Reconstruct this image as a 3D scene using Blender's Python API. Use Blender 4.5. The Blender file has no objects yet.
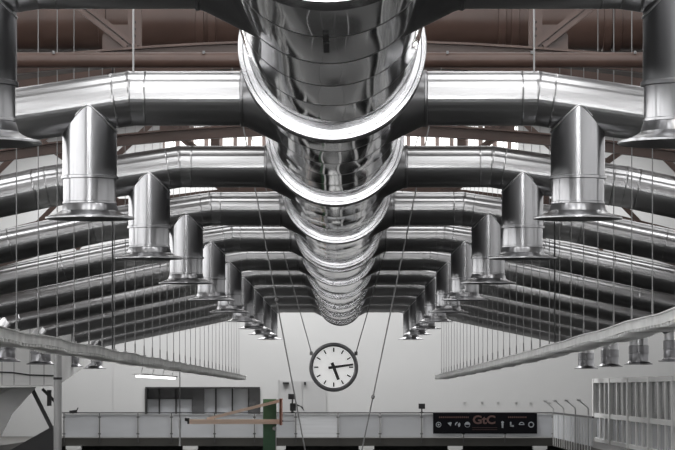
import bpy, bmesh, math, random
from mathutils import Vector, Matrix
random.seed(7)
C = bpy.context.scene.collection
PI = math.pi

# ------------------------------------------------------------------ camera
# One bay of the hall is 9 m; "n" below is a distance from the camera counted in bays.
BAY = 9.0
EYE = 4.2                       # camera height over the hall floor
CAMX = 0.086
cam_d = bpy.data.cameras.new('camera')
cam = bpy.data.objects.new('camera', cam_d); C.objects.link(cam)
cam.location = (CAMX, 0, EYE)
cam.rotation_euler = (PI / 2, 0, 0)
cam_d.sensor_width = 36
cam_d.lens = 168
cam_d.shift_x = -5.5 / 675
cam_d.shift_y = 163.5 / 675
cam_d.clip_end = 400
bpy.context.scene.camera = cam

# ------------------------------------------------------------------ world, exposure
w = bpy.data.worlds.new('world'); bpy.context.scene.world = w
w.use_nodes = True
w.node_tree.nodes['Background'].inputs[0].default_value = (0.9, 0.95, 1, 1)
w.node_tree.nodes['Background'].inputs[1].default_value = 0.25
vs = bpy.context.scene.view_settings
vs.view_transform = 'Standard'; vs.look = 'None'; vs.gamma = 1; vs.use_curve_mapping = False
vs.exposure = 0.4
SKYLIGHT = 3.6                  # daylight through the roof panes
SIDELIGHT = 0.8                 # through the right side windows
LEFTLIGHT = 3.0                 # through the left side windows, set stronger to brighten the right tray
FARLIGHT = 0.35                  # glow of the far side glazing, added for the end wall
ENDLIGHT = 9.3                  # glow of an unseen roof panel added to light the end wall
REARLIGHT = 10.0                 # through the glazed end wall behind the camera
CLERESTORY = 1.3

# ------------------------------------------------------------------ helpers
def ux(px, n): return CAMX + (px - 343) * n / 350
def uz(py, n): return EYE + (388.5 - py) * n / 350

class MB:
    def __init__(s): s.v = []; s.f = []; s.sm = []; s.mi = []; s.cur = 0
    def add(s, vs, fs, smooth=False):
        b = len(s.v); s.v += [tuple(p) for p in vs]
        for f in fs: s.f.append([b + i for i in f]); s.sm.append(smooth); s.mi.append(s.cur)
    def box(s, a, b):
        x0, y0, z0 = (min(a[i], b[i]) for i in range(3)); x1, y1, z1 = (max(a[i], b[i]) for i in range(3))
        s.add([(x0,y0,z0),(x1,y0,z0),(x1,y1,z0),(x0,y1,z0),(x0,y0,z1),(x1,y0,z1),(x1,y1,z1),(x0,y1,z1)],
              [(0,3,2,1),(4,5,6,7),(0,1,5,4),(1,2,6,5),(2,3,7,6),(3,0,4,7)])
    def prism(s, poly, lo, hi, axis):
        """poly: 2D points; axis 'x' (poly in y,z), 'y' (poly in x,z), 'z' (poly in x,y)"""
        def mk(p, t): return {'x': (t, p[0], p[1]), 'y': (p[0], t, p[1]), 'z': (p[0], p[1], t)}[axis]
        n = len(poly)
        s.add([mk(p, lo) for p in poly] + [mk(p, hi) for p in poly],
              [tuple(range(n)), tuple(range(2*n-1, n-1, -1))] + [(i, i+n, (i+1)%n+n, (i+1)%n) for i in range(n)])
    def bar(s, p, q, wd, dp, up=(0,1,0)):
        p, q = Vector(p), Vector(q); d = (q - p).normalized(); u = Vector(up)
        sd = d.cross(u).normalized(); u = sd.cross(d).normalized()
        vs = []
        for c in (p, q):
            for a, b in ((-1,-1),(1,-1),(1,1),(-1,1)): vs.append(c + sd*a*wd/2 + u*b*dp/2)
        s.add(vs, [(0,1,2,3),(7,6,5,4),(0,4,5,1),(1,5,6,2),(2,6,7,3),(3,7,4,0)])
    def sweep(s, pts, rads, seg=32, cap=True, wob=None):
        """round tube through pts, mitred at the bends, a radius per point"""
        pts = [Vector(p) for p in pts]; n = len(pts); rings = []
        for i, p in enumerate(pts):
            a = (p - pts[i-1]).normalized() if i else None
            b = (pts[i+1] - p).normalized() if i < n-1 else None
            if a is None or a.length == 0: a = b
            if b is None or b.length == 0: b = a
            t = (a + b).normalized()
            ref = Vector((0,1,0)) if abs(t.y) < 0.9 else Vector((0,0,1))
            sd = t.cross(ref).normalized(); up = sd.cross(t).normalized()
            k = 1 / max(0.5, t.dot(a))
            ring = []
            # stretch across the mitre plane
            bend = (a - b)
            bend = bend.normalized() if bend.length > 1e-5 else None
            for j in range(seg):
                an = 2*PI*j/seg
                v = sd*math.cos(an) + up*math.sin(an)
                r = rads[i] * (1 + (wob(i, an) if wob else 0))
                if bend: v = v + bend * (v.dot(bend)) * (k - 1)
                ring.append(p + v*r)
            rings.append(ring)
        vs = [q for r in rings for q in r]
        fs = [(i*seg+j, i*seg+(j+1)%seg, (i+1)*seg+(j+1)%seg, (i+1)*seg+j) for i in range(n-1) for j in range(seg)]
        s.add(vs, fs, True)
        if cap:
            s.add(rings[0], [tuple(range(seg-1,-1,-1))]); s.add(rings[-1], [tuple(range(seg))])
    def lathe(s, prof, c, axis='z', seg=48, smooth=True):
        """prof: (radius, height along axis); closed only where the radius is 0"""
        cx, cy, cz = c; vs = []; n = len(prof)
        for r, h in prof:
            for j in range(seg):
                a = 2*PI*j/seg; x, y = r*math.cos(a), r*math.sin(a)
                vs.append({'z': (cx+x, cy+y, cz+h), 'y': (cx+x, cy+h, cz+y), 'x': (cx+h, cy+x, cz+y)}[axis])
        s.add(vs, [(i*seg+j, i*seg+(j+1)%seg, (i+1)*seg+(j+1)%seg, (i+1)*seg+j) for i in range(n-1) for j in range(seg)], smooth)
    def tube(s, p, q, r, seg=8): s.sweep([p, q], [r, r], seg)
    def mesh(s, name, mat, sharp=28):
        me = bpy.data.meshes.new(name); me.from_pydata(s.v, [], s.f)
        for mt in (mat if isinstance(mat, (list, tuple)) else [mat]): me.materials.append(mt)
        me.polygons.foreach_set('material_index', s.mi)
        bm = bmesh.new(); bm.from_mesh(me)
        bmesh.ops.remove_doubles(bm, verts=bm.verts, dist=1e-5)
        bmesh.ops.recalc_face_normals(bm, faces=bm.faces)
        bm.to_mesh(me); bm.free()
        any_s = any(s.sm)
        if any_s:
            me.polygons.foreach_set('use_smooth', [True]*len(me.polygons))
            me.set_sharp_from_angle(angle=math.radians(sharp))
        return me
    def build(s, name, mat, parent=None, sharp=28):
        o = bpy.data.objects.new(name, s.mesh(name, mat, sharp)); C.objects.link(o)
        if parent: o.parent = parent
        return o

def tag(o, label=None, cat=None, group=None, kind=None):
    if label: o['label'] = label
    if cat: o['category'] = cat
    if group: o['group'] = group
    if kind: o['kind'] = kind
    return o
def thing(name, label, cat, loc=(0,0,0), group=None):
    o = bpy.data.objects.new(name, None); C.objects.link(o); o.location = loc
    o.empty_display_size = 0.2
    return tag(o, label, cat, group)
def copy_tree(o, parent=None):
    c = o.copy(); C.objects.link(c)
    if parent: c.parent = parent
    for ch in list(o.children): copy_tree(ch, c)
    return c
def struct(name, mb, mat, parent=None, sharp=28):
    o = mb.build(name, mat, parent, sharp); o['kind'] = 'structure'; return o
def boxes(*bs):
    m = MB()
    for a, b in bs: m.box(a, b)
    return m

# ------------------------------------------------------------------ materials
def mat(name, col, rough=0.5, metal=0.0, emit=0.0, noise=None, bump=None, spec=0.5, rnoise=None):
    m = bpy.data.materials.new(name); m.use_nodes = True; nt = m.node_tree; b = nt.nodes['Principled BSDF']
    L = nt.links.new
    b.inputs['Base Color'].default_value = (*col, 1); b.inputs['Roughness'].default_value = rough
    b.inputs['Metallic'].default_value = metal; b.inputs['Specular IOR Level'].default_value = spec
    if emit:
        b.inputs['Emission Color'].default_value = (*col, 1); b.inputs['Emission Strength'].default_value = emit
    if noise or bump or rnoise:
        tc = nt.nodes.new('ShaderNodeTexCoord')
    if noise:                                   # (scale vector, amount, detail)
        mp = nt.nodes.new('ShaderNodeMapping'); mp.inputs['Scale'].default_value = noise[0]; L(tc.outputs['Object'], mp.inputs[0])
        nz = nt.nodes.new('ShaderNodeTexNoise'); nz.inputs['Scale'].default_value = 1; nz.inputs['Detail'].default_value = 5; L(mp.outputs[0], nz.inputs[0])
        rp = nt.nodes.new('ShaderNodeMapRange'); rp.inputs[1].default_value = 0.3; rp.inputs[2].default_value = 0.7
        rp.inputs[3].default_value = 1 - noise[1]; rp.inputs[4].default_value = 1 + noise[1]; L(nz.outputs[0], rp.inputs[0])
        mx = nt.nodes.new('ShaderNodeVectorMath'); mx.operation = 'SCALE'; mx.inputs[0].default_value = col; L(rp.outputs[0], mx.inputs['Scale'])
        L(mx.outputs[0], b.inputs['Base Color'])
    if rnoise:                                  # (scale, lo, hi)
        mp2 = nt.nodes.new('ShaderNodeMapping'); mp2.inputs['Scale'].default_value = rnoise[0]; L(tc.outputs['Object'], mp2.inputs[0])
        n2 = nt.nodes.new('ShaderNodeTexNoise'); n2.inputs['Scale'].default_value = 1; n2.inputs['Detail'].default_value = 6; L(mp2.outputs[0], n2.inputs[0])
        r2 = nt.nodes.new('ShaderNodeMapRange'); r2.inputs[1].default_value = 0.3; r2.inputs[2].default_value = 0.7
        r2.inputs[3].default_value = rnoise[1]; r2.inputs[4].default_value = rnoise[2]; L(n2.outputs[0], r2.inputs[0]); L(r2.outputs[0], b.inputs['Roughness'])
    if bump:                                    # (scale vector, strength, distance)
        mp3 = nt.nodes.new('ShaderNodeMapping'); mp3.inputs['Scale'].default_value = bump[0]; L(tc.outputs['Object'], mp3.inputs[0])
        n3 = nt.nodes.new('ShaderNodeTexNoise'); n3.inputs['Scale'].default_value = 1; n3.inputs['Detail'].default_value = 3; L(mp3.outputs[0], n3.inputs[0])
        bp = nt.nodes.new('ShaderNodeBump'); bp.inputs['Strength'].default_value = bump[1]; bp.inputs['Distance'].default_value = bump[2]
        L(n3.outputs[0], bp.inputs['Height']); L(bp.outputs[0], b.inputs['Normal'])
    return m

def metal2(name, col, r0, r1, mix, noise):
    """sheet metal: a broad soft lobe and a tighter one over it"""
    m = mat(name, col, r0, 1.0, noise=noise); nt = m.node_tree; b = nt.nodes['Principled BSDF']
    c = nt.nodes.new('ShaderNodeBsdfPrincipled'); c.inputs['Metallic'].default_value = 1; c.inputs['Roughness'].default_value = r1
    nt.links.new(b.inputs['Base Color'].links[0].from_socket, c.inputs['Base Color'])
    mx = nt.nodes.new('ShaderNodeMixShader'); mx.inputs[0].default_value = mix
    nt.links.new(b.outputs[0], mx.inputs[1]); nt.links.new(c.outputs[0], mx.inputs[2]); nt.links.new(mx.outputs[0], nt.nodes['Material Output'].inputs[0])
    return m
M = {}
M['chrome'] = mat('polished_sheet', (0.44, 0.44, 0.45), 0.05, 1.0, noise=((1.2, 0.7, 1.2), 0.16))
M['seam_dark'] = mat('dark_sheet_joint', (0.16, 0.16, 0.16), 0.3, 1.0)
M['flange'] = mat('polished_flange', (0.42, 0.42, 0.43), 0.22, 1.0, noise=((3, 3, 3), 0.2))
M['galv'] = metal2('galvanised_sheet', (0.42, 0.42, 0.425), 0.30, 0.17, 0.4, ((0.5, 3, 3), 0.07))
M['galv_drop'] = metal2('galvanised_drop', (0.39, 0.39, 0.40), 0.34, 0.15, 0.35, ((4, 4, 1.0), 0.08))
M['galv_end'] = metal2('galvanised_end', (0.27, 0.27, 0.28), 0.36, 0.2, 0.3, ((4, 4, 1), 0.1))
M['pane_mid'] = mat('mid_pane', (0.10, 0.103, 0.107), 0.2)
M['galv_dull'] = mat('galvanised_dull', (0.27, 0.27, 0.275), 0.34, 1.0, noise=((3, 3, 3), 0.12))
M['seam'] = mat('weld_seam', (0.75, 0.75, 0.76), 0.28, 1.0)
M['inside'] = mat('duct_inside', (0.05, 0.05, 0.05), 0.7, 0.6)
M['brown'] = mat('brown_paint', (0.088, 0.052, 0.041), 0.38, 0.0, noise=((2, 2, 2), 0.18))
M['brown_dark'] = mat('brown_boards', (0.045, 0.027, 0.021), 0.75, noise=((0.6, 3, 1), 0.25))
M['rivet'] = mat('rivet', (0.03, 0.018, 0.015), 0.5)
M['plaster'] = mat('plaster_wall', (0.39, 0.39, 0.388), 0.85, noise=((0.25, 0.25, 0.25), 0.05))
M['side'] = mat('side_wall', (0.11, 0.11, 0.11), 0.8, noise=((0.3, 0.3, 0.3), 0.08))
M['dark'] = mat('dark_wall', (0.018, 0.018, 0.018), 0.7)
M['fascia'] = mat('gallery_fascia', (0.045, 0.043, 0.038), 0.6)
M['white'] = mat('white_paint', (0.88, 0.88, 0.87), 0.5, noise=((1, 1, 1), 0.05))
M['white_trim'] = mat('white_frame', (0.72, 0.72, 0.71), 0.45)
M['panel'] = mat('railing_panel', (0.50, 0.51, 0.53), 0.3, 0.0, noise=((0.5, 1, 1.5), 0.08))
M['panel_bright'] = mat('striped_reflection_panel', (0.72, 0.73, 0.75), 0.3, noise=((0.3, 1, 9), 0.10))  # bright streaked colour paints a louvre's reflection onto one railing panel
M['steel_dark'] = mat('dark_steel', (0.07, 0.07, 0.072), 0.45, 0.5)
M['steel'] = mat('painted_steel', (0.40, 0.40, 0.40), 0.4, 0.3)
M['black'] = mat('black_plastic', (0.012, 0.012, 0.013), 0.45)
M['cable'] = mat('cable_rubber', (0.05, 0.05, 0.05), 0.6)
M['wire'] = mat('wire_steel', (0.22, 0.22, 0.22), 0.5, 0.3)
M['tray_white'] = mat('tray_white', (0.88, 0.88, 0.87), 0.5, noise=((2, 3, 6), 0.1))
M['tray'] = mat('tray_zinc', (0.78, 0.78, 0.76), 0.5, 0.0, noise=((2, 3, 6), 0.15))
M['green'] = mat('green_paint', (0.055, 0.14, 0.07), 0.45, noise=((2, 2, 2), 0.15))
M['wood'] = mat('pale_wood', (0.92, 0.71, 0.57), 0.5, noise=((1.5, 6, 12), 0.10))
M['redwood'] = mat('board_edge', (0.26, 0.10, 0.06), 0.5, noise=((4, 4, 4), 0.2))
M['clock_face'] = mat('clock_dial_glow', (0.9, 0.9, 0.89), 0.4, emit=0.3)  # glow added to the dial to whiten it, no lamp inside
M['clock_rim'] = mat('clock_rim', (0.16, 0.16, 0.165), 0.35, 0.6)
M['pane'] = mat('grey_pane', (0.42, 0.43, 0.45), 0.2)
M['pane_dark'] = mat('dark_pane', (0.05, 0.05, 0.052), 0.2)
M['door'] = mat('door_leaf', (0.33, 0.33, 0.33), 0.5)
M['banner'] = mat('banner_black', (0.006, 0.006, 0.008), 0.8, spec=0.1)
M['letter'] = mat('copper_lettering', (0.12, 0.064, 0.057), 0.6)
M['letter_dim'] = mat('dim_lettering', (0.10, 0.05, 0.045), 0.5)
M['icon'] = mat('white_print', (0.34, 0.36, 0.385), 0.6)
M['lamp'] = mat('lit_lamp', (1, 1, 1), 0.5, emit=2.5)
M['skylight'] = mat('skylight_glazing', (1, 1, 1), 0.5, emit=SKYLIGHT)
M['sidewin'] = mat('side_window_glazing', (1, 1, 1), 0.5, emit=SIDELIGHT)
M['leftwin'] = mat('left_window_glazing', (1, 1, 1), 0.5, emit=LEFTLIGHT)
M['endglow'] = mat('added_end_glow', (1, 1, 1), 0.5, emit=ENDLIGHT)
M['farwin'] = mat('added_far_glazing', (1, 1, 1), 0.5, emit=FARLIGHT)
M['rearwin'] = mat('end_window_glazing', (1, 1, 1), 0.5, emit=REARLIGHT)
M['clere'] = mat('clerestory_glazing', (1, 1, 0.98), 0.5, emit=CLERESTORY)
# hall floor: grey sports floor with darker court fields and painted lines
def floor_mat():
    m = bpy.data.materials.new('sports_floor'); m.use_nodes = True; nt = m.node_tree; b = nt.nodes['Principled BSDF']; L = nt.links.new
    tc = nt.nodes.new('ShaderNodeTexCoord')
    br = nt.nodes.new('ShaderNodeTexBrick'); br.offset = 0
    br.inputs['Color1'].default_value = (0.035, 0.035, 0.034, 1); br.inputs['Color2'].default_value = (0.018, 0.018, 0.018, 1); br.inputs['Mortar'].default_value = (0.5, 0.5, 0.5, 1)
    br.inputs['Scale'].default_value = 1; br.inputs['Mortar Size'].default_value = 0.06; br.inputs['Brick Width'].default_value = 4.5; br.inputs['Row Height'].default_value = 8.0
    mp = nt.nodes.new('ShaderNodeMapping'); mp.inputs['Location'].default_value = (2.25, 0, 0); L(tc.outputs['Object'], mp.inputs[0]); L(mp.outputs[0], br.inputs[0]); L(br.outputs[0], b.inputs['Base Color'])
    b.inputs['Roughness'].default_value = 0.8; b.inputs['Specular IOR Level'].default_value = 0.1
    return m
M['floor'] = floor_mat()
M['floor_far'] = mat('far_floor', (0.13, 0.13, 0.128), 0.7, spec=0.15, noise=((.3, .3, .3), .1))  # unseen end floor made paler to brighten the duct's reflection

# ------------------------------------------------------------------ hall shell
NW = 12.6                          # end wall, in bays
YW = NW * BAY; Y0 = -16.0; XS = 13.6
ROOF = EYE + 10.0
def roof_z(x): return ROOF - 0.008 * x * x
struct('floor', boxes(((-XS-.4, Y0-.4, -.2), (XS+.4, 76, 0))), M['floor'])
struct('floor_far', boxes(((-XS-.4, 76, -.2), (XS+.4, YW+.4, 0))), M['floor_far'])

# ceiling: brown boarded vault, with two long runs of skylight openings
SKY = (5.0, 8.2); SKX = (1.0, 3.8); YSKY = Y0 + 6*16
def closed(y, outer): return (3.6 if y < 40 else 4.8) if outer else (2.0 if y < 30 else 4.6)
m = MB(); xs = [-XS-.4, -11, -SKY[1], -SKY[0], -SKX[1], -SKX[0], 0, SKX[0], SKX[1], SKY[0], SKY[1], 11, XS+.4]
for a, b in zip(xs, xs[1:]):
    if {abs(a), abs(b)} in (set(SKY), set(SKX)):
        y = Y0; m.prism([(a, roof_z(a)), (b, roof_z(b)), (b, roof_z(b)+.25), (a, roof_z(a)+.25)], YSKY, YSKY+17.9, 'y') if max(abs(a), abs(b)) > 4.5 else None
        while y < (YSKY if max(abs(a), abs(b)) > 4.5 else YSKY + 18) - .1:         # openings between cross bands
            m.prism([(a, roof_z(a)), (b, roof_z(b)), (b, roof_z(b)+.25), (a, roof_z(a)+.25)], y, y+closed(y, max(abs(a), abs(b)) > 4.5), 'y'); y += 6.0
    else:
        m.prism([(a, roof_z(a)), (b, roof_z(b)), (b, roof_z(b)+.25), (a, roof_z(a)+.25)], Y0-.4, YSKY+17.9, 'y')
YE0, YE1 = 11.75*BAY, 12.35*BAY
def ye(b): return YE0 if b < 6 else YE0 + (YE1-YE0)*.5      # the added light narrows to keep the right of the wall dimmer
cm = MB(); cxs = [-XS-.4, -11.5, -5, 0, 5, 11.5, XS+.4]
for a, b in zip(cxs, cxs[1:]):
    if abs(a) < 12 and abs(b) < 12:
        cm.prism([(a, roof_z(a)), (b, roof_z(b)), (b, roof_z(b)+.25), (a, roof_z(a)+.25)], YSKY+17.9, ye(b), 'y')
        cm.prism([(a, roof_z(a)), (b, roof_z(b)), (b, roof_z(b)+.25), (a, roof_z(a)+.25)], YE1, YW+.4, 'y')
    else: cm.prism([(a, roof_z(a)), (b, roof_z(b)), (b, roof_z(b)+.25), (a, roof_z(a)+.25)], YSKY+17.9, YW+.4, 'y')
m.add(cm.v, cm.f)
struct('ceiling', m, M['brown_dark'])
eg = MB()
for a, b in zip(cxs[1:-1], cxs[2:-1]): eg.add([(a, ye(b), roof_z(a)+.12), (b, ye(b), roof_z(b)+.12), (b, YE1, roof_z(b)+.12), (a, YE1, roof_z(a)+.12)], [(0,1,2,3)])
struct('window_20', eg, M['endglow'])  # added glowing panel, hidden behind the ducts, brightens the end wall
k = 1
for s, SK in ((-1, SKY), (1, SKY), (-1, SKX), (1, SKX)):
    m = MB(); y = Y0
    a, b = s*SK[0], s*SK[1]
    while y < (YSKY if SK is SKY else YSKY + 18) - .1:
        cb = closed(y, SK is SKY)
        m.add([(a, y+cb, roof_z(a)+.12), (b, y+cb, roof_z(b)+.12), (b, y+6, roof_z(b)+.12), (a, y+6, roof_z(a)+.12)], [(0,1,2,3)]); y += 6
    struct('window_%d' % k, m, M['skylight']); k += 1
# side walls with a band of windows
YF = 79.0                          # taller side glazing in the last bays, added to light the end wall
for s, nm in ((-1, 'wall_left'), (1, 'wall_right')):
    m = MB(); x = s*XS; x2 = s*(XS+.4)
    z0, z1, zf = EYE+2.2, EYE+6.2, EYE+.6
    m.box((x, Y0, 0), (x2, YF, z0)); m.box((x, YF, 0), (x2, YW, zf)); m.box((x, Y0, z1), (x2, YW, ROOF-1.2))
    ys = []; y = Y0
    while y < YW - 2: m.box((x, y, z0 if y < YF else zf), (x2, y+.5, z1)); ys.append(y); y += 4.5
    m.box((x, YW-1.2, zf), (x2, YW, z1))
    struct(nm, m, M['side'])
    g, h = MB(), MB()
    for y in ys:
        far = y > YF - 2
        (h if far else g).add([(s*(XS+.2), y+.5, zf if far else z0), (s*(XS+.2), min(y+4.5, YW-1.2), zf if far else z0), (s*(XS+.2), min(y+4.5, YW-1.2), z1), (s*(XS+.2), y+.5, z1)], [(0,1,2,3)])
    struct('window_%d' % k, g, M['leftwin'] if s < 0 else M['sidewin']); k += 1
    struct('window_%d' % k, h, M['farwin']); k += 1
# end wall behind the camera: a tall glazed opening
rx, rz0, rz1 = 6.0, EYE-.6, EYE+7.4
m = boxes(((-XS-.4, Y0-.4, 0), (-rx, Y0, ROOF)), ((rx, Y0-.4, 0), (XS+.4, Y0, ROOF)), ((-rx, Y0-.4, 0), (rx, Y0, rz0)), ((-rx, Y0-.4, rz1), (rx, Y0, ROOF)))
for i in range(1, 6):
    x = -rx + i*2*rx/6; m.box((x-.08, Y0-.3, rz0), (x+.08, Y0-.1, rz1))
for z in (EYE+1.6, EYE+4.2): m.box((-rx, Y0-.3, z-.08), (rx, Y0-.1, z+.08))
struct('wall_rear', m, M['side'])
struct('window_%d' % k, boxes(((-rx, Y0-.25, rz0), (rx, Y0-.2, rz1))), M['rearwin']); k += 1

# far end wall, with the dark store window, door and clerestory openings cut out of it
wx0, wx1, wz0, wz1 = ux(146.6, NW), ux(258.6, NW), uz(414, NW), uz(388.6, NW)
GAL = uz(438, 12.2)                # gallery floor level
cz0, cz1, cx = EYE+7.9, EYE+9.45, 6.4
m = boxes(((-XS-.4, YW, GAL), (wx0, YW+.5, cz0)), ((wx1, YW, GAL), (XS+.4, YW+.5, cz0)),
          ((wx0, YW, GAL), (wx1, YW+.5, wz0)), ((wx0, YW, wz1), (wx1, YW+.5, cz0)),
          ((-XS-.4, YW, cz0), (-cx, YW+.5, ROOF)), ((cx, YW, cz0), (XS+.4, YW+.5, ROOF)), ((-cx, YW, cz1), (cx, YW+.5, ROOF)))
struct('wall_back', m, M['plaster'])
struct('wall_lower', boxes(((-XS-.4, YW, 0), (XS+.4, YW+.5, GAL))), M['dark'])  # dark colour stands in for shade in the recess under the gallery
struct('window_%d' % k, boxes(((-cx, YW+.3, cz0), (cx, YW+.35, cz1))), M['clere']); k += 1
m = MB(); x = -cx
while x <= cx + .01: m.box((x-.07, YW+.02, cz0), (x+.07, YW+.25, cz1)); x += .52
m.box((-cx, YW-.05, cz0-.12), (cx, YW+.2, cz0+.02))
struct('trim_1', m, M['brown'])
# joints between the wall panels
m = MB()
for px in (113,): m.box((ux(px, NW)-.012, YW-.006, GAL), (ux(px, NW)+.012, YW+.01, EYE+6))
struct('trim_2', m, M['steel'])

# store window in the end wall
ws = thing('window_%d' % k, None, None); ws['kind'] = 'structure'; k += 1
D = .45
m = boxes(((wx0, YW+D, wz0), (wx1, YW+D+.04, wz1)))
struct('pane', m, M['pane'], ws)
m = MB()
m.box((wx0-.05, YW-.04, wz1), (wx1+.05, YW+D, wz1+.06)); m.box((wx0-.06, YW-.04, wz0), (wx0, YW+D, wz1)); m.box((wx1, YW-.04, wz0), (wx1+.06, YW+D, wz1))
for px in (158.7, 175.5, 192, 215.5, 232, 248.5): x = ux(px, NW); m.box((x-.025, YW+D-.12, wz0), (x+.025, YW+D, wz1))
m.box((wx0, YW+D-.1, uz(398.5, NW)-.02), (ux(204, NW), YW+D, uz(398.5, NW)+.02))
struct('frame', m, M['dark'], ws)
m = boxes(((ux(192, NW), YW+D-.2, wz0), (ux(204, NW), YW+D-.02, wz1)), ((ux(249, NW), YW+D-.2, wz0), (wx1, YW+D-.02, wz1)),
          ((wx0, YW+D-.03, uz(398.5, NW)), (ux(204, NW), YW+D-.01, wz1)))
struct('dark_panel', m, M['pane_dark'], ws)
# door pair in the end wall
dr = thing('door_1', None, None); dr['kind'] = 'structure'
dz0, dz1 = GAL, uz(381.5, NW)
for a, b in ((279.5, 302), (303, 326)): struct('leaf', boxes(((ux(a, NW), YW-.05, dz0), (ux(b, NW), YW-.004, dz1))), M['door'], dr)
m = boxes(((ux(278.6, NW), YW-.03, dz0), (ux(279.5, NW), YW-.002, dz1+.04)), ((ux(302, NW), YW-.03, dz0), (ux(303, NW), YW-.002, dz1)), ((ux(326, NW), YW-.03, dz0), (ux(326.6, NW), YW-.002, dz1+.04)), ((ux(278.6, NW), YW-.03, dz1), (ux(326.6, NW), YW-.002, dz1+.04)))
struct('frame', m, M['steel'], dr)
m = boxes(((ux(283, NW), YW-.16, uz(384.2, NW)), (ux(289, NW), YW-.05, uz(382.2, NW))), ((ux(304, NW), YW-.14, uz(384.8, NW)), (ux(306, NW), YW-.05, uz(382, NW))))
struct('door_closer', m, M['black'], dr)

# ------------------------------------------------------------------ galleries
NG = 12.2; YG = NG*BAY
SLAB = uz(446, NG)
m = boxes(((-XS, YG, SLAB), (XS, YW, GAL)), ((ux(553, NG), 9.2*BAY, SLAB), (XS, YG, GAL)), ((-XS, 10.4*BAY, SLAB), (ux(64, NG)-.6, YG, GAL)))
struct('floor_gallery', m, M['fascia'])
cols = [(67, 80), (184, 196.5), (276.5, 284.5), (360, 373), (449, 461.5), (534, 546)]
words6 = ['first', 'second', 'third', 'fourth', 'fifth', 'sixth']
m = MB()
for i, (a, b) in enumerate(cols):
    c = thing('gallery_column', 'white square column under the gallery, %s from the left' % words6[i], 'column', (ux((a+b)/2, NG), YG+.2, 0), 'white columns under the gallery')
    wd = (b-a)*NG/350/2
    boxes(((-wd, -.2, 0), (wd, .2, SLAB-.12))).build('shaft', M['white'], c)
    boxes(((-wd-.04, -.24, SLAB-.12), (wd+.04, .24, SLAB))).build('capital', M['white_trim'], c)

# back gallery railing: infill panels between slim dark posts under one rail
rt = uz(412.8, NG); rp0, rp1 = uz(437.2, NG), uz(414.2, NG)
rail = thing('gallery_railing', 'long grey panelled railing along the front of the far gallery', 'railing', (0, YG, GAL))
xs_ = [64, 99.6, 138, 171.5, 214.6, 254.5, 295.8, 338, 380, 421.6, 463.5, 505, 553]
def loc(mb, o):
    mb.v = [(p[0]-o[0], p[1]-o[1], p[2]-o[2]) for p in mb.v]; return mb
O = (0, YG, GAL)
m = boxes(((ux(62, NG), YG-.05, rt-.02), (ux(553, NG), YG, rt+.02))); loc(m, O).build('top_rail', M['steel_dark'], rail)
for i, (a, b) in enumerate(zip(xs_, xs_[1:])):
    mm = M['panel_bright'] if 280 < (a+b)/2 < 335 else M['panel']
    pm = MB(); pm.box((ux(a+1, NG), YG-.015, rp0), (ux(b-1, NG), YG+.005, rp1))
    o = loc(pm, O).build('infill_panel', mm, rail)
    if mm is M['panel_bright']: o['label'] = 'panel coloured with a bright striped reflection'
for a in xs_:
    x = ux(a, NG); m = boxes(((x-.016, YG-.06, GAL-.16), (x+.016, YG+.02, rt)))
    for z in (rp0+.12, rp1-.1): m.box((x-.05, YG-.035, z-.02), (x+.05, YG-.016, z+.02))
    loc(m, O).build('post', M['steel_dark'], rail)

# side railing of the right gallery, running back to the corner
XR = ux(553, NG)
sr = thing('gallery_railing', 'short side railing with leaning net arms beside the white partition', 'railing', (XR, YG, GAL)); O = (XR, YG, GAL)
y0 = 10.25*BAY
m = boxes(((XR-.03, y0, rt-.03), (XR+.03, YG, rt+.03))); loc(m, O).build('top_rail', M['steel_dark'], sr)
for i in range(6):
    a, b = y0 + (YG-y0)*i/6, y0 + (YG-y0)*(i+1)/6
    loc(boxes(((XR-.01, a+.08, rp0), (XR+.01, b-.08, rp1))), O).build('infill_panel', M['panel'], sr)
for px in (554, 564.4, 576, 589):
    n = (XR-CAMX)*350/(px-343); y = min(n*BAY, YG-.05)
    m = MB(); m.tube((XR-.02, y, GAL-.2), (XR-.02, y, uz(408, n)), .02); m.tube((XR-.02, y, uz(408, n)), (XR-.27, y, uz(408, n)+.2), .016); m.box((XR-.36, y-.04, uz(408, n)+.2), (XR-.24, y+.04, uz(408, n)+.26))
    loc(m, O).build('post', M['steel'], sr)
for i in range(16):
    y = y0 + (YG-y0)*(i+.5)/16; loc(boxes(((XR-.04, y-.02, GAL-.25), (XR-.02, y+.02, rp1))), O).build('baluster', M['white_trim'], sr)

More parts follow.
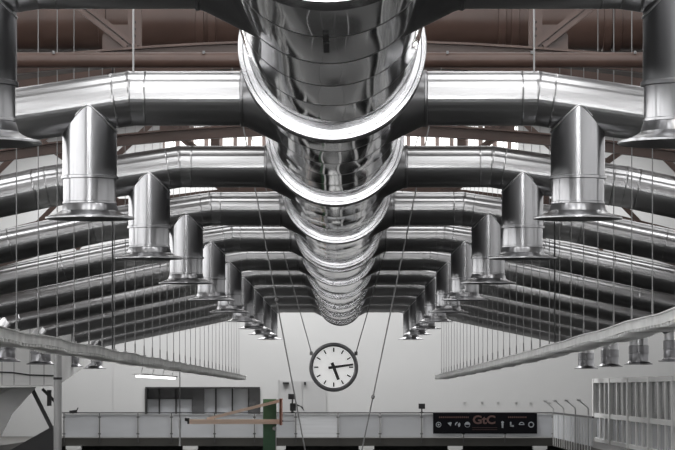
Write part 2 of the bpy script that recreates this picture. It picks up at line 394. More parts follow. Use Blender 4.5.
# ------------------------------------------------------------------ white glazed partition on the right
XP = 8.4; n0, n1 = 8.3, 11.5
pt = thing('glazed_partition', 'white framed glazed partition standing on the right gallery', 'partition', (XP, n0*BAY, GAL)); O = (XP, n0*BAY, GAL)
zt, zm = EYE+.32, EYE-.87
ya, yb = n0*BAY, n1*BAY
m = boxes(((XP-.1, ya, zt-.14), (XP+.1, yb+.1, zt)), ((XP-.08, ya, zm-.07), (XP+.08, yb, zm+.07)), ((XP-.08, ya, GAL), (XP+.08, yb, GAL+.12)))
loc(m, O).build('frame_rails', M['white_trim'], pt)
nn = n1; posts = []
while nn > n0 - .01:
    y = nn*BAY; loc(boxes(((XP-.12, y-.3, GAL), (XP+.12, y+.1, zt))), O).build('post', M['white_trim'], pt); posts.append(y); nn -= .69
for a, b in zip(posts[1:], posts):
    m = MB()
    for f in (.32, .62): y = a + (b-a)*f; m.box((XP-.07, y-.13, GAL), (XP+.07, y+.13, zt))
    loc(m, O).build('mullions', M['white_trim'], pt)
    mm = [M['pane_dark'], M['pane']]
    for j, (f0, f1) in enumerate(((0, .32), (.32, .62), (.62, 1))):
        loc(boxes(((XP-.01, a+(b-a)*f0, zm), (XP+.01, a+(b-a)*f1, zt-.1))), O).build('pane', M['pane_dark'] if j == 1 else M['pane_mid'], pt)
        loc(boxes(((XP-.01, a+(b-a)*f0, GAL+.1), (XP+.01, a+(b-a)*f1, zm))), O).build('pane', M['pane'], pt)
# the front end of the partition: a glazed return wall closes the gallery room
loc(boxes(((XP, yb, GAL), (XS, yb+.1, zt))), O).build('return_wall', M['side'], pt)

# ------------------------------------------------------------------ left side: white clad room, stair, post
lx = -7.84
room = thing('clad_room', 'white clad upper room with slanting underside at the left edge', 'room', (lx, 9.6*BAY, 0))
O = (lx, 9.6*BAY, 0)
m = MB(); m.prism([(9.6*BAY, EYE+.07), (9.75*BAY, EYE+.1), (11*BAY, EYE+.8), (11*BAY, EYE+1.7), (9.6*BAY, EYE+1.7)], -XS+.3, lx, 'x')
loc(m, O).build('body', M['white'], room)
m = MB(); m.sweep([(-10, 9.6*BAY-.03, EYE+.47), (-9.0, 9.6*BAY-.03, EYE+.44), (-8.5, 9.6*BAY-.03, EYE+.37), (lx, 9.6*BAY-.03, EYE+.35)], [.02]*4, 8)
loc(m, O).build('cable', M['cable'], room)
m = boxes(((-XS+.3, 9.6*BAY-.03, EYE+.06), (lx+.02, 9.6*BAY+.1, EYE+.1))); loc(m, O).build('bottom_trim', M['white_trim'], room)
m = MB()
for px in (2, 14, 30, 44): m.box((ux(px, 9.6)-.01, 9.6*BAY-.01, EYE+.1), (ux(px, 9.6)+.01, 9.6*BAY+.02, EYE+1.7))
loc(m, O).build('panel_joints', M['steel'], room)

n = 9.75; y = n*BAY
st = thing('stair_flight', 'white sided stair flight descending at the lower left edge', 'stairs', (ux(12, n), y, 0)); O = (ux(12, n), y, 0)
def poly(pts, n): return [(ux(a, n), uz(b, n)) for a, b in pts]
m = MB(); m.prism(poly([(-60, 388), (36, 387), (12, 413), (-5, 447), (-60, 520)], n), y, y+.18, 'y'); loc(m, O).build('side_panel', M['white'], st)
m = MB(); m.prism(poly([(-14, 400), (8, 388.5), (12, 388.5), (-14, 402.5)], n), y-.12, y, 'y'); loc(m, O).build('edge_strip', M['white_trim'], st)
m = MB(); m.prism(poly([(52, 426), (53, 470), (-40, 500), (-40, 478)], n), y+.3, y+1.6, 'y'); loc(m, O).build('stringer', M['steel_dark'], st)
m = MB(); m.bar((ux(32, n), y+.2, uz(390, n)), (ux(51, n), y+.2, uz(428, n)), .11, .11); loc(m, O).build('brace', M['steel_dark'], st)
m = MB(); m.bar((ux(41, n), y+.4, uz(389, n)), (ux(58, n), y+.4, uz(406, n)), .08, .08); m.box((ux(46, n), y+.3, uz(406, n)), (ux(50, n), y+.5, uz(390, n))); loc(m, O).build('bracket', M['steel_dark'], st)

n = 7.0; x = ux(57.7, n); y = n*BAY
po = thing('steel_post', 'grey round steel post with a black band under the left cable tray', 'post', (x, y, 0))
MB_ = MB(); MB_.tube((0,0,.02), (0,0,uz(352, n)), .08, 24); MB_.build('shaft', M['steel'], po)
m = MB(); m.tube((0,0,uz(379.6, n)), (0,0,uz(377.3, n)), .088, 24); m.build('band', M['black'], po)
m = boxes(((-.2,-.2,0), (.2,.2,.03))); m.build('base_plate', M['steel'], po)
m = boxes(((-.14,-.14,uz(352, n)), (.14,.14,uz(352, n)+.05))); m.build('head_plate', M['steel'], po)

# ------------------------------------------------------------------ roof trusses
TR = [3.85, 5.05, 6.25, 7.45, 8.65, 9.85]
def arch(x): return EYE + 3.66 - 0.0165*x*x
def make_truss():
    t = thing('roof_truss', None, 'roof truss')
    def chord(lo, hi, dp, name):
        m = MB(); xs = [i*.5 for i in range(-27, 28)]
        for a, b in zip(xs, xs[1:]): m.add([(a,-dp,arch(a)+lo),(b,-dp,arch(b)+lo),(b,dp,arch(b)+lo),(a,dp,arch(a)+lo),(a,-dp,arch(a)+hi),(b,-dp,arch(b)+hi),(b,dp,arch(b)+hi),(a,dp,arch(a)+hi)],
                                           [(0,3,2,1),(4,5,6,7),(0,1,5,4),(2,3,7,6)])
        return m
    m = chord(.14, .165, .15, ''); m2 = chord(.0, .14, .05, ''); m.add(m2.v, m2.f); m.build('bottom_chord', M['brown'], t)
    m = chord(.98, 1.12, .12, ''); m.build('top_chord', M['brown'], t)
    for k in range(1, 3):
        for s in (-1, 1):
            x = s*2.2*k
            m = boxes(((x-.075, -.06, arch(x)+.14), (x+.075, .0, arch(x)+1.0)))
            m.prism([(x, arch(x)+.15), (x+s*.36, arch(x)+.13), (x+s*.36, arch(x)+.3), (x+s*.28, arch(x)+.42), (x, arch(x)+.42)], -.02, .02, 'y')
            wp = m
            xo = x + s*1.03
            m = MB()
            for off in (-.055, .055): m.bar((x+s*.03+off, -.09, arch(x)+.17), (xo+off, -.09, arch(xo)+1.05), .05, .07)
            m.bar((x+s*.03, -.07, arch(x)+.17), (xo, -.07, arch(xo)+1.05), .10, .02)
            if k < 6: m.bar((xo, -.09, arch(xo)+1.05), (x+s*2.1, -.09, arch(x+s*2.1)+.18), .1, .06)
            m.build('diagonal', M['brown'], t)
            r = wp; r.cur = 1
            for q in range(4):
                f = .10 + .08*q
                r.lathe([(0, -.015), (.014, -.01), (.016, 0)], (x+s*(.03+1.0*f), -.085, arch(x)+.17+.9*f), 'y', 10)
                r.lathe([(0, -.015), (.014, -.01), (.016, 0)], (x, -.06, arch(x)+.22+.075*q), 'y', 10)
            r.build('web_plate', [M['brown'], M['rivet']], t)
    return t
truss0 = make_truss()
tl = ['brown riveted roof truss nearest the camera, behind the first full pair of ducts', 'brown roof truss second from the camera, its arch seen between two duct pairs',
      'brown roof truss third from the camera, its diagonals against white light', 'brown roof truss fourth from the camera, high behind the ducts',
      'brown roof truss fifth from the camera, high behind the ducts', 'brown roof truss farthest from the camera, near the end wall']
for i, n in enumerate(TR):
    t = truss0 if i == 0 else copy_tree(truss0)
    t.location = (0, n*BAY, .28 if i > 1 else 0); t['label'] = tl[i]; t['group'] = 'brown roof trusses'

# brown pipes crossing under the roof behind the first ducts
n = 4.4; zc = uz(19, n)
bp = thing('roof_pipe', 'thick brown pipe with clamp bands crossing under the roof', 'pipe', (0, n*BAY, zc))
m = MB(); m.sweep([(-XS,0,0), (XS,0,0)], [.385,.385], 40); m.build('pipe_run', M['brown'], bp)
for px in (104, 201, 213, 501, 514, 606, 616):
    m = MB(); x = ux(px, n); m.lathe([(.385, -.05), (.41, -.045), (.41, .045), (.385, .05)], (x,0,0), 'x', 40); m.build('clamp_band', M['brown'], bp)
n = 3.74; zc = uz(60.0, n)
bp = thing('roof_pipe', 'thin brown pipe crossing level just above the first silver branch ducts', 'pipe', (0, n*BAY, zc))
m = MB(); m.sweep([(-XS,0,0), (XS,0,0)], [.082,.082], 24); m.build('pipe_run', M['brown'], bp)
for x in (-3, -1.4, -.9, 1.2, 2.1, 3.2): boxes(((x-.012,-.085,.06), (x+.012,-.04,.09))).build('clip', M['wire'], bp)

# ------------------------------------------------------------------ main duct
AX = EYE + 2.751; R = .675
y_start, y_end = .9*BAY, 11.45*BAY
main = thing('main_duct', 'large mirror polished duct running down the middle of the hall', 'duct', (0, y_start, AX))
sts, rads = [], []
def near_bolt(y): return any(abs(y - (i+1.81)*BAY) < .3 for i in range(-1, 10))
seglen = BAY*.1667; y = y_start; k = 0
while y < y_end - .01:
    L = min(seglen, y_end - y); r0 = R
    for f in (0, .006, .05, .15, .3, .42, .58, .7, .85, .95, .992):
        rr = r0 + .003*f
        sts.append((0, y + f*L - y_start, 0)); rads.append(rr)
    y += L; k += 1
sts.append((0, y_end - y_start, 0)); rads.append(R)
NS, NP = 11, 9                     # stations per sheet ring, sheets around
ph = [[random.uniform(0, 2*PI) for _ in range(6)] for _ in range(400)]
amp = [[random.uniform(-.009, .009) for _ in range(NP)] for _ in range(400)]
fr = (0, .006, .05, .15, .3, .42, .58, .7, .85, .95, .992)
def wob(i, a):
    k = i // NS; v = math.sin(PI*fr[i % NS]); p = ph[k]
    t = ((a + p[5]) % (2*PI)) / (2*PI) * NP; j = int(t) % NP; u = math.sin(PI*(t - int(t)))
    return amp[k][j]*v*u + .0023*v*(math.sin(5*a+p[0]) + .8*math.sin(11*a+p[1]) + .5*math.sin(17*a+p[2]))
m = MB(); m.sweep(sts, rads, 144, True, wob)
m.cur = 1
for q in range(1, k): m.lathe([(R-.01, -.035), (R+.0036, -.03), (R+.0036, .03), (R-.01, .035)], (0, q*seglen, 0), 'y', 96)
body = m.build('duct_body', [M['chrome'], M['seam_dark']], main, 14)
fl = None
for i in range(0, 10):
    y = (i + 1.81)*BAY - y_start
    m = MB(); m.lathe([(R-.02, .0), (R+.0, .0), (R+.040, .002), (R+.043, .010), (R+.046, .003), (R+.076, .0045), (R+.082, .010), (R+.082, .05), (R+.075, .06), (R+.078, .30), (R+.082, .32), (R+.082, .36), (R+.05, .38), (R-.02, .40)], (0,0,0), 'y', 120)
    if fl is None: fl = m.build('flange_ring', M['flange'], main, 20)
    else: o = fl.copy(); C.objects.link(o); o.parent = main; fl2 = o
    (fl if i == 0 else fl2).location = (0, y, 0)
# an extra narrow ring behind the fifth flange, and the closing cap
o = fl.copy(); C.objects.link(o); o.parent = main; o.location = (0, 5.94*BAY + .5 - y_start, 0)
m = MB(); m.lathe([(R+.03, -.12), (R+.03, .06), (R-.05, .14), (R-.3, .2), (0, .22)], (0, y_end-y_start, 0), 'y', 96); m.build('end_cap', M['flange'], main)
m = boxes(((-.018,0,-R-.012), (.018,.36,-R+.02)), ((-.018,.5,-R-.012), (.018,1.0,-R+.02)))
o = m.build('inspection_plate', M['black'], main); o.location = (-.015, 2.04*BAY - y_start, 0)
m = MB()
n_ = 0
for i in range(1, 11):
    for s in (-1, 1): m.tube((s*R*.97, (i+1.6)*BAY - y_start, .2), (s*R*.97, (i+1.6)*BAY - y_start, ROOF-AX), .012, 8)
m.build('hanger_rods', M['wire'], main)

# ------------------------------------------------------------------ branch ducts
AXB = 2.694                        # axis above the eye
RB = .2525
def path_z(x):
    x = abs(x)
    if x <= 1.885: return AXB
    if x <= 3.5: return AXB - .15*(x-1.885)
    return AXB - .15*1.615 - .21*(x-3.5)
XO = 2.266
def make_branch(s):
    t = thing('branch_duct', None, 'duct', (0,0,EYE))
    # boot widening onto the main duct
    m = MB(); m.lathe([(.58, .22), (.52, .3), (.44, .46), (.27, .80), (.258, .835), (.264, .84), (.264, .86), (.25, .87)], (0,0,AXB), 'x', 56)
    if s < 0: m.v = [(-p[0], p[1], p[2]) for p in m.v]
    m.build('boot', M['galv_dull'], t)
    # long run, mitred, with raised seams
    keys = [.84, 1.745, 1.885, 2.03, 3.35, 3.5, 3.65, 4.9, 6.2, 7.35]
    pts, rad = [], []
    for i, x in enumerate(keys):
        p = Vector((s*x, 0, path_z(x)))
        if i in (0, len(keys)-1): pts.append(p); rad.append(RB); continue
        pa = Vector((s*(x-.010), 0, path_z(x-.010))); pb = Vector((s*(x+.010), 0, path_z(x+.010)))
        pts += [pa, p, pb]; rad += [RB, RB+.003, RB]
    m = MB(); m.sweep(pts, rad, 56); m.build('pipe_run', M['galv'], t, 5.5)
    # drop outlet under the bend
    zo = path_z(XO)
    m = MB(); m.lathe([(.0, zo-.005), (.252, zo-.005), (.2525, 1.975), (.266, 1.97), (.266, 1.945), (.246, 1.94)], (s*XO,0,0), 'z', 56)
    drop = m.build('drop_pipe', M['galv_drop'], t)
    m = MB(); cur = []
    for j in range(-20, 21):
        a = j/20*PI/2; cur.append((s*XO + .2525*math.sin(a), -.2525*math.cos(a), zo - math.sqrt(max(0, .253**2 - (.2515*math.cos(a))**2))))
    m.sweep(cur, [.008]*len(cur), 8); m.sweep([(p[0], -p[1], p[2]) for p in cur], [.008]*len(cur), 8)
    m.build('weld_seam', M['seam'], drop)
    m = MB(); m.tube((s*XO, -.2545, zo-.02), (s*XO, -.2545, 1.965), .004, 6); m.build('lock_seam', M['seam'], drop)
    m = MB(); m.lathe([(.245, 1.95), (.245, 1.735), (.252, 1.73), (.252, 1.715), (.246, 1.71)], (s*XO,0,0), 'z', 56); m.build('sleeve', M['galv_drop'], t)
    m = MB(); m.lathe([(.246, 1.715), (.256, 1.69), (.266, 1.655), (.268, 1.648), (.29, 1.632), (.33, 1.612), (.38, 1.598), (.408, 1.592), (.414, 1.586), (.414, 1.574), (.405, 1.572), (.34, 1.59), (.25, 1.65), (.235, 1.72), (.235, 1.95), (0, 1.95)], (s*XO,0,0), 'z', 64)
    m.build('flare', M['galv_drop'], t)
    # end elbow and outlet
    m = MB(); z7 = path_z(7.35)
    m.sweep([(s*7.33,0,path_z(7.33)), (s*7.50,0,path_z(7.5)), (s*7.51,0,path_z(7.51)), (s*7.52,0,path_z(7.52)), (s*7.74,0,z7-.09), (s*7.745,0,z7-.095), (s*7.75,0,z7-.10), (s*7.893,0,z7-.27), (s*7.897,0,z7-.28), (s*7.9,0,z7-.29), (s*7.9,0,1.0)], [.247,.247,.253,.247,.247,.253,.247,.247,.253,.247,.247], 48)
    m.build('end_elbow', M['galv'], t, 12)
    m = MB(); m.lathe([(.25, 1.14), (.268, 1.13), (.268, .955), (.276, .95), (.276, .93), (.262, .925), (.262, .735), (.268, .72), (.282, .70), (.325, .672), (.38, .655), (.38, .635), (.365, .632), (.25, .68), (.23, .75), (.23, .97), (0, .97)], (s*7.9,0,0), 'z', 48)
    m.build('end_flare', M['galv_end'], t)
    # hanger rods at the bend
    return t
ordn = ['nearest', 'second', 'third', 'fourth', 'fifth', 'sixth', 'seventh', 'eighth', 'ninth', 'farthest']
for s, side in ((-1, 'left'), (1, 'right')):
    proto = make_branch(s)
    kit = [proto] + [copy_tree(proto) for _ in range(9)]
    for i in range(10):
        b = kit[i]
        b.location = (0, (i+2.25)*BAY, EYE)
        if i == 0: lab = 'nearest silver branch duct on the %s, its flared outlet cut by the upper %s corner' % (side, side)
        elif i == 1: lab = 'silver branch duct on the %s with the biggest outlet wholly in view' % side
        elif i == 9: lab = 'farthest and smallest silver branch duct on the %s of the polished main duct' % side
        else: lab = '%s silver branch duct from the camera on the %s of the polished main duct' % (ordn[i], side)
        if i < 2:
            m = MB(); m.tube((s*1.86, 0, path_z(1.86)+RB-.02), (s*1.86, 0, 9.97), .009, 8); m.build('hanger_rod', M['steel'], b)
        b['label'] = lab; b['group'] = 'branch ducts on the %s side' % side

# ------------------------------------------------------------------ cable trays
def interp(tab, n):
    for (a, za), (b, zb) in zip(tab, tab[1:]):
        if n <= b: return za + (zb-za)*(n-a)/(b-a)
    return tab[-1][1]
def make_tray(s, tab, label):
    t = thing('cable_tray', label, 'cable tray', (s*3.2, 0, EYE)); x = 0
    ns = [2.85 + .2*i for i in range(43)]; ns = [n for n in ns if n < 11.28] + [11.28]
    cl = lambda lst, dx, dz, f: [(dx, n*BAY, interp(tab, n) + dz + f(n)) for n in lst]
    sag = lambda n: .008*math.sin(n*9 + s) + .006*math.sin(n*23)
    H = .10; W = .15
    m = MB()
    def strip(x0, x1, z0, z1):
        for a, b in zip(ns, ns[1:]):
            za, zb = interp(tab, a)+sag(a), interp(tab, b)+sag(b)
            m.add([(x0,a*BAY,za+z0),(x1,a*BAY,za+z0),(x1,a*BAY,za+z1),(x0,a*BAY,za+z1),(x0,b*BAY,zb+z0),(x1,b*BAY,zb+z0),(x1,b*BAY,zb+z1),(x0,b*BAY,zb+z1)],
                  [(0,1,2,3),(7,6,5,4),(0,4,5,1),(1,5,6,2),(2,6,7,3),(3,7,4,0)])
    strip(-W, W, -H, -H+.012); strip(-W-.01, -W+.005, -H, 0); strip(W-.005, W+.01, -H, 0)
    strip(-W-.03, -W+.02, -.012, 0); strip(W-.02, W+.03, -.012, 0)
    m.build('channel', M['tray_white'] if s > 0 else M['tray'], t)
    r = MB(); n = 2.9
    while n < 11.25:
        z = interp(tab, n) + sag(n); y = n*BAY
        r.box((-W-.02, y-.03, z-H-.03), (W+.02, y+.03, z-H)); n += .035
    o = r.build('rungs', M['tray_white'] if s > 0 else M['tray'], t); o['kind'] = 'stuff'
    for dx, ph_, rr in ((-.08, 0, .035), (.03, 2, .03), (.09, 4, .028)):
        pts = [(dx + .02*math.sin(n*7+ph_), n*BAY, interp(tab, n) - .03 + .02*math.sin(n*11+ph_)) for n in ns]
        m = MB(); m.sweep(pts, [rr]*len(pts), 10); m.build('cable', M['cable'] if dx else M['steel'], t)
    n = 3.02; k = 0
    while n < 11.25:
        z = interp(tab, n); y = n*BAY; top = roof_z(3.2) - EYE
        m = MB(); m.tube((0, y, z-.1), (0, y, top), .0055, 6); m.box((-.03, y-.04, z-.03), (.03, y+.04, z+.045)); m.tube((0, y, z+.04), (0, y, z+.2), .011, 6)
        m.build('hanger_rod', M['wire'], t); n += .2512; k += 1
    m = MB(); n = 5.02 if s < 0 else 5.18; m.tube((s*.02, n*BAY, interp(tab, n)-.05), (s*.02, n*BAY, roof_z(3.2)-EYE), .011, 8); m.build('feed_cable', M['black'], t)
    return t
make_tray(-1, [(2.5,.60),(3.0,.578),(3.33,.56),(5.13,.516),(7,.487),(9,.455),(11.4,.405)], 'long white cable tray hung on wires along the left side')
make_tray(1, [(2.5,.76),(3.28,.71),(5.7,.594),(8.5,.50),(11.4,.415)], 'long white cable tray hung on wires along the right side')

# lit strip lamp slung under the left tray
n0_, n1_ = 5.9, 7.1
lp = thing('strip_lamp', 'lit white strip lamp slung on wires below the left cable tray', 'lamp', (-3.36, n0_*BAY, EYE+.19))
boxes(((-.05, 0, .0), (.05, (n1_-n0_)*BAY, .035))).build('tube', M['lamp'], lp)
boxes(((-.09, -.02, .035), (.09, (n1_-n0_)*BAY+.02, .06))).build('housing', M['white'], lp)
m = MB()
for f in (.05, .35, .65, .95): m.tube((0, f*(n1_-n0_)*BAY, .05), (.05, f*(n1_-n0_)*BAY, .22), .006, 6)
m.build('hanger_wire', M['wire'], lp)

# control pendant hanging from the left tray
n = 7.05; x = -3.2
pd = thing('control_pendant', 'thin pull cord with long handle hanging below the left tray', 'pendant', (x, n*BAY, 0))
m = MB(); m.tube((0,0,EYE+.38), (0,0,uz(419, n)), .009, 6); m.build('cord', M['cable'], pd)
m = MB(); m.sweep([(0,0,uz(418, n)), (0,0,uz(428, n)), (0,0,uz(429, n)), (0,0,uz(446, n))], [.025,.025,.016,.02], 10); m.build('handle', M['steel'], pd)

# ------------------------------------------------------------------ clock
n = 6.5; S = n/350
ck = thing('hanging_clock', 'large round station clock hung on two wires from the roof', 'clock', (ux(333.7, n), n*BAY, uz(367.2, n)))
Rc = 24.6*S; Rf = 20.6*S
m = MB(); m.lathe([(0, .09), (Rc-.03, .09), (Rc, .06), (Rc, -.02), (Rc-.012, -.045), (Rf+.03, -.05), (Rf+.004, -.03), (Rf, .0)], (0,0,0), 'y', 80); m.build('case', M['clock_rim'], ck)
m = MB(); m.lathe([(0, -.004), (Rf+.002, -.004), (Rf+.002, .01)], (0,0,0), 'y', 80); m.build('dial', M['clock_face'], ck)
for h in range(12):
    a = 2*PI*h/12; d = Vector((math.sin(a), 0, math.cos(a)))
    m = MB(); m.bar(d*(Rf*.74) + Vector((0,-.009,0)), d*(Rf*.95) + Vector((0,-.009,0)), .024 if h % 3 else .027, .008); m.build('hour_mark', M['black'], ck)
def hand(name, deg, l0, l1, w0, w1, y):
    a = math.radians(deg); d = Vector((math.sin(a),0,math.cos(a))); sd = Vector((math.cos(a),0,-math.sin(a)))
    q = [d*l0 - sd*w0, d*l0 + sd*w0, d*l1 + sd*w1, d*l1 - sd*w1]
    m = MB(); m.add([p + Vector((0,y,0)) for p in q] + [p + Vector((0,y-.006,0)) for p in q], [(0,1,2,3),(7,6,5,4),(0,4,5,1),(1,5,6,2),(2,6,7,3),(3,7,4,0)])
    m.build(name, M['black'], ck)
hand('hour_hand', 159, -.09, .25, .03, .027, -.016)
hand('minute_hand', 82, -.10, .365, .027, .019, -.025)
m = MB(); m.lathe([(0, -.04), (.028, -.04), (.03, -.03), (.03, -.004)], (0,0,0), 'y', 24); m.build('hub', M['black'], ck)
for s in (-1, 1):
    a = Vector((s*22.3*S, .03, 14.6*S))
    slope = 23/80 if s > 0 else 20/72
    top = roof_z(3) - uz(367.2, n) - .02
    m = MB(); m.tube(a, (a.x + s*slope*(top-a.z), .03, top), .009, 6); m.box((a.x-.03, .0, a.z-.05), (a.x+.03, .06, a.z+.02)); m.build('hanging_wire', M['cable'] if s > 0 else M['wire'], ck)

# two slanting guy cables from the roof to the floor
n = 4.8
for s, side in ((-1, 'left'), (1, 'right')):
    xa, za, xb, zb = (ux(255.6, n), uz(190, n), ux(305, n), uz(450, n)) if s < 0 else (ux(415.6, n), uz(190, n), ux(362, n), uz(450, n))
    k_ = (xb-xa)/(zb-za); at = lambda z: xb + k_*(z - zb)
    g = thing('guy_cable', 'thin slanting cable crossing the end wall on the %s of the clock' % side, 'cable', (at(0), n*BAY, 0))
    m = MB(); m.tube((0,0,.03), (at(ROOF)-at(0), 0, roof_z(at(ROOF))-.02), .009, 8); m.build('strand', M['wire'], g)
    m = MB(); zk = uz(397, n) if s > 0 else uz(300, n)
    m.sweep([(at(zk+d)-at(0), 0, zk+d) for d in (-.03,-.012,.012,.03)], [.008,.026,.026,.008], 10); m.build('cable_clamp', M['wire'], g)
    boxes(((-.08,-.08,0), (.08,.08,.04))).build('floor_anchor', M['steel_dark'], g)

# ------------------------------------------------------------------ basketball stand seen from the side
n = 11.7; S = n/350; y = n*BAY
bs = thing('basketball_stand', 'green post with pale wooden arm carrying a backboard seen edge on', 'basketball hoop', (ux(269.5, n), y, 0)); O = (ux(269.5, n), y, 0)
m = boxes(((ux(263, n), y, 0), (ux(276.3, n), y+.35, uz(399, n)))); loc(m, O).build('post', M['green'], bs)
m = boxes(((ux(261, n), y-.1, 0), (ux(278.5, n), y+.45, .08))); loc(m, O).build('foot_plate', M['green'], bs)
m = MB(); m.box((ux(189, n), y-.16, uz(424, n)), (ux(282, n), y-.02, uz(419.2, n))); loc(m, O).build('boom', M['wood'], bs)
m = MB(); m.bar((ux(207, n), y-.09, uz(419, n)), (ux(281, n), y-.09, uz(400.5, n)), .10, .1); loc(m, O).build('brace', M['wood'], bs)
m = MB(); m.tube((ux(185, n), y-.09, uz(419, n)), (ux(189.5, n), y-.09, uz(419.5, n)), .07, 16); m.box((ux(187.5, n), y-.17, uz(424, n)), (ux(189.5, n), y-.01, uz(419, n))); loc(m, O).build('end_cap', M['black'], bs)
m = boxes(((ux(280, n), y-.95, uz(425, n)), (ux(282.2, n), y+.75, uz(398.5, n)))); loc(m, O).build('backboard', M['redwood'], bs)
m = MB(); cx_, rr = ux(282.2, n)+.26, .225
m.sweep([(cx_ + rr*math.cos(2*PI*j/24), y-.1+rr*math.sin(2*PI*j/24), uz(421, n)) for j in range(25)], [.012]*25, 8); m.bar((ux(282, n), y-.1, uz(421, n)), (ux(282, n)+.05, y-.1, uz(421, n)), .05, .03); loc(m, O).build('hoop', M['steel_dark'], bs)
m = MB(); m.lathe([(0,-.12),(.05,-.12),(.07,-.08),(.07,.0),(0,.0)], (ux(274.5, n), y-.0, uz(428.5, n)), 'y', 20); m.tube((ux(276, n), y-.04, .1), (ux(276, n), y-.04, uz(426, n)), .018, 8); loc(m, O).build('winch', M['steel'], bs)

# ------------------------------------------------------------------ banner on the gallery railing
n = NG; y = YG - .07; S = n/350
bn = thing('banner', 'black sponsor banner with copper lettering on the far gallery railing', 'banner', (ux(433, n), y, uz(433.6, n))); O = (ux(433, n), y, uz(433.6, n))
loc(boxes(((ux(433, n), y-.01, uz(433.6, n)), (ux(537, n), y, uz(413, n)))), O).build('cloth', M['banner'], bn)
def text(name, body, px, py, h, mt, sx=1.0, bold=0.0):
    cu = bpy.data.curves.new(name, 'FONT'); cu.body = body; cu.size = h; cu.extrude = .004; cu.align_x = 'CENTER'; cu.align_y = 'BOTTOM_BASELINE'; cu.offset = bold
    cu.materials.append(mt); o = bpy.data.objects.new(name, cu); C.objects.link(o); o.parent = bn
    bpy.context.view_layer.update()
    me = bpy.data.meshes.new_from_object(o.evaluated_get(bpy.context.evaluated_depsgraph_get())); bpy.data.objects.remove(o)
    o = bpy.data.objects.new(name, me); C.objects.link(o); o.parent = bn
    o.location = (ux(px, n)-O[0], -.016, uz(py, n)-O[2]); o.rotation_euler = (PI/2, 0, 0); o.scale = (sx, 1, 1); return o
text('lettering', 'GtC', 484, 423.6, .40, M['letter'], 1.12, .012)
m = MB()
for a, b, st_ in ((439, 469, 1.9), (508, 526, 1.9)):      # the two small headlines, too fine to read
    px = a
    m = MB()
    while px < b: m.box((ux(px, n), y-.016, uz(418, n)), (ux(px+1.2, n), y-.01, uz(416.4, n))); px += st_
    loc(m, O).build('headline', M['letter_dim'], bn)
for py in (427.5, 429.5): loc(boxes(((ux(472, n), y-.014, uz(py+.3, n)), (ux(497, n), y-.01, uz(py, n)))), O).build('print_line', M['letter_dim'], bn)
ic = [438.5, 449, 457.6, 467.3, 502.4, 511.5, 521.5, 531]
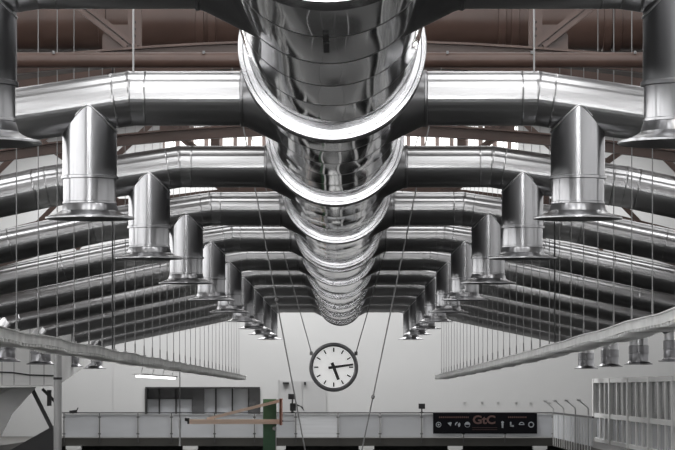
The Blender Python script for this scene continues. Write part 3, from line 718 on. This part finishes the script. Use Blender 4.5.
for i, px in enumerate(ic):
    m = MB(); c = (ux(px, n)-O[0], -.016, uz(424.6, n)-O[2]); r = 2.7*S
    def ring(r0, r1, a0=0, a1=2*PI, seg=28):
        vs = []
        for j in range(seg+1):
            a = a0 + (a1-a0)*j/seg
            for rr in (r0, r1): vs.append((c[0]+rr*math.cos(a), c[1], c[2]+rr*math.sin(a)))
        m.add(vs, [(2*j, 2*j+2, 2*j+3, 2*j+1) for j in range(seg)])
    if i == 0: ring(.75*r, r); ring(0, .35*r)
    if i == 1: ring(.0, .75*r, -.8, 2.4); m.box((c[0]+.2*r, c[1]-.002, c[2]+.2*r), (c[0]+.9*r, c[1]+.002, c[2]+.9*r))
    if i == 2: ring(0, r, -1.2, .9); ring(.6*r, r, 1.6, 3.4)
    if i == 3: ring(0, 1.05*r, 0, PI); ring(.85*r, r, PI, 2*PI)
    if i == 4: ring(0, .4*r); m.box((c[0]-.3*r, c[1]-.002, c[2]-1.2*r), (c[0]+.3*r, c[1]+.002, c[2])); c = (c[0], c[1], c[2]+.8*r); ring(0, .5*r)
    if i == 5: m.box((c[0]-.6*r, c[1]-.002, c[2]-.8*r), (c[0]-.1*r, c[1]+.002, c[2]+r)); m.box((c[0]-.6*r, c[1]-.002, c[2]-.8*r), (c[0]+.8*r, c[1]+.002, c[2]-.2*r))
    if i == 6: ring(.7*r, r, 0, PI); m.box((c[0]-r, c[1]-.002, c[2]-.1*r), (c[0]+r, c[1]+.002, c[2]+.15*r))
    if i == 7: ring(.72*r, 1.1*r)
    m.build('icon', M['icon'], bn)

# ------------------------------------------------------------------ lamps and fittings on the gallery
def spot(label, px, py, wpx, hpx, n, tilt):
    S = n/350; t = thing('floodlight', label, 'floodlight', (ux(px, n), n*BAY, rt)); wd, h = wpx*S/2, hpx*S
    zb = uz(py, n) - rt
    m = boxes(((-wd, -.12, zb-h/2), (wd, .08, zb+h/2))); m.prism([(-wd*.8, zb-h*.4), (wd*.8, zb-h*.4), (wd*.8, zb+h*.4), (-wd*.8, zb+h*.4)], -.16, -.12, 'y'); m.build('housing', M['black'], t)
    m = MB(); m.bar((0, .0, -.02), (tilt, .0, zb), .05, .05); m.box((-.06,-.05,-.02), (.06,.05,.03)); m.build('bracket', M['steel_dark'], t)
    return t
spot('black square floodlight on the railing left of the black banner', 421.8, 406.2, 6.4, 5.2, NG, 0)
spot('upper black floodlight on the railing in front of the white door', 291.8, 396.6, 7, 5.4, NG, .03)
t = spot('lower black floodlight on the railing in front of the white door', 293, 407, 6, 7.5, NG+.01, 0)
m = MB(); m.prism([(0, .02), (.28, -.02), (.36, -.2), (.2, -.02), (0, .1)], -.1, .02, 'y'); m.v = [(p[0]+.05, p[1], p[2]+uz(406, NG)-rt) for p in m.v]; m.build('shade', M['black'], t)
t = thing('floodlight', 'small dark floodlight clamped on the railing near the left edge', 'floodlight', (ux(73, NG), YG-.02, rt))
m = MB(); m.bar((-.12,0,.02), (.14,0,.06), .09, .1, (0,0,1)); m.bar((.12,0,.05), (.18,0,.18), .04, .05); m.build('housing', M['black'], t)
boxes(((-.04,-.04,-.03), (.04,.04,.03))).build('clamp', M['steel_dark'], t)
for px in (464.5, 482, 498, 516, 530.5, 549):
    m = MB(); m.lathe([(0,-.06),(.02,-.06),(.02,-.02),(.04,-.02),(.04,0)], (0,0,0), 'y', 12)
    o = m.build('wall_hook', M['steel']); o.location = (ux(px, NW), YW, uz(402, NW)); tag(o, 'small dark hook in the row on the end wall above the black banner', 'hook', 'hooks above the banner')
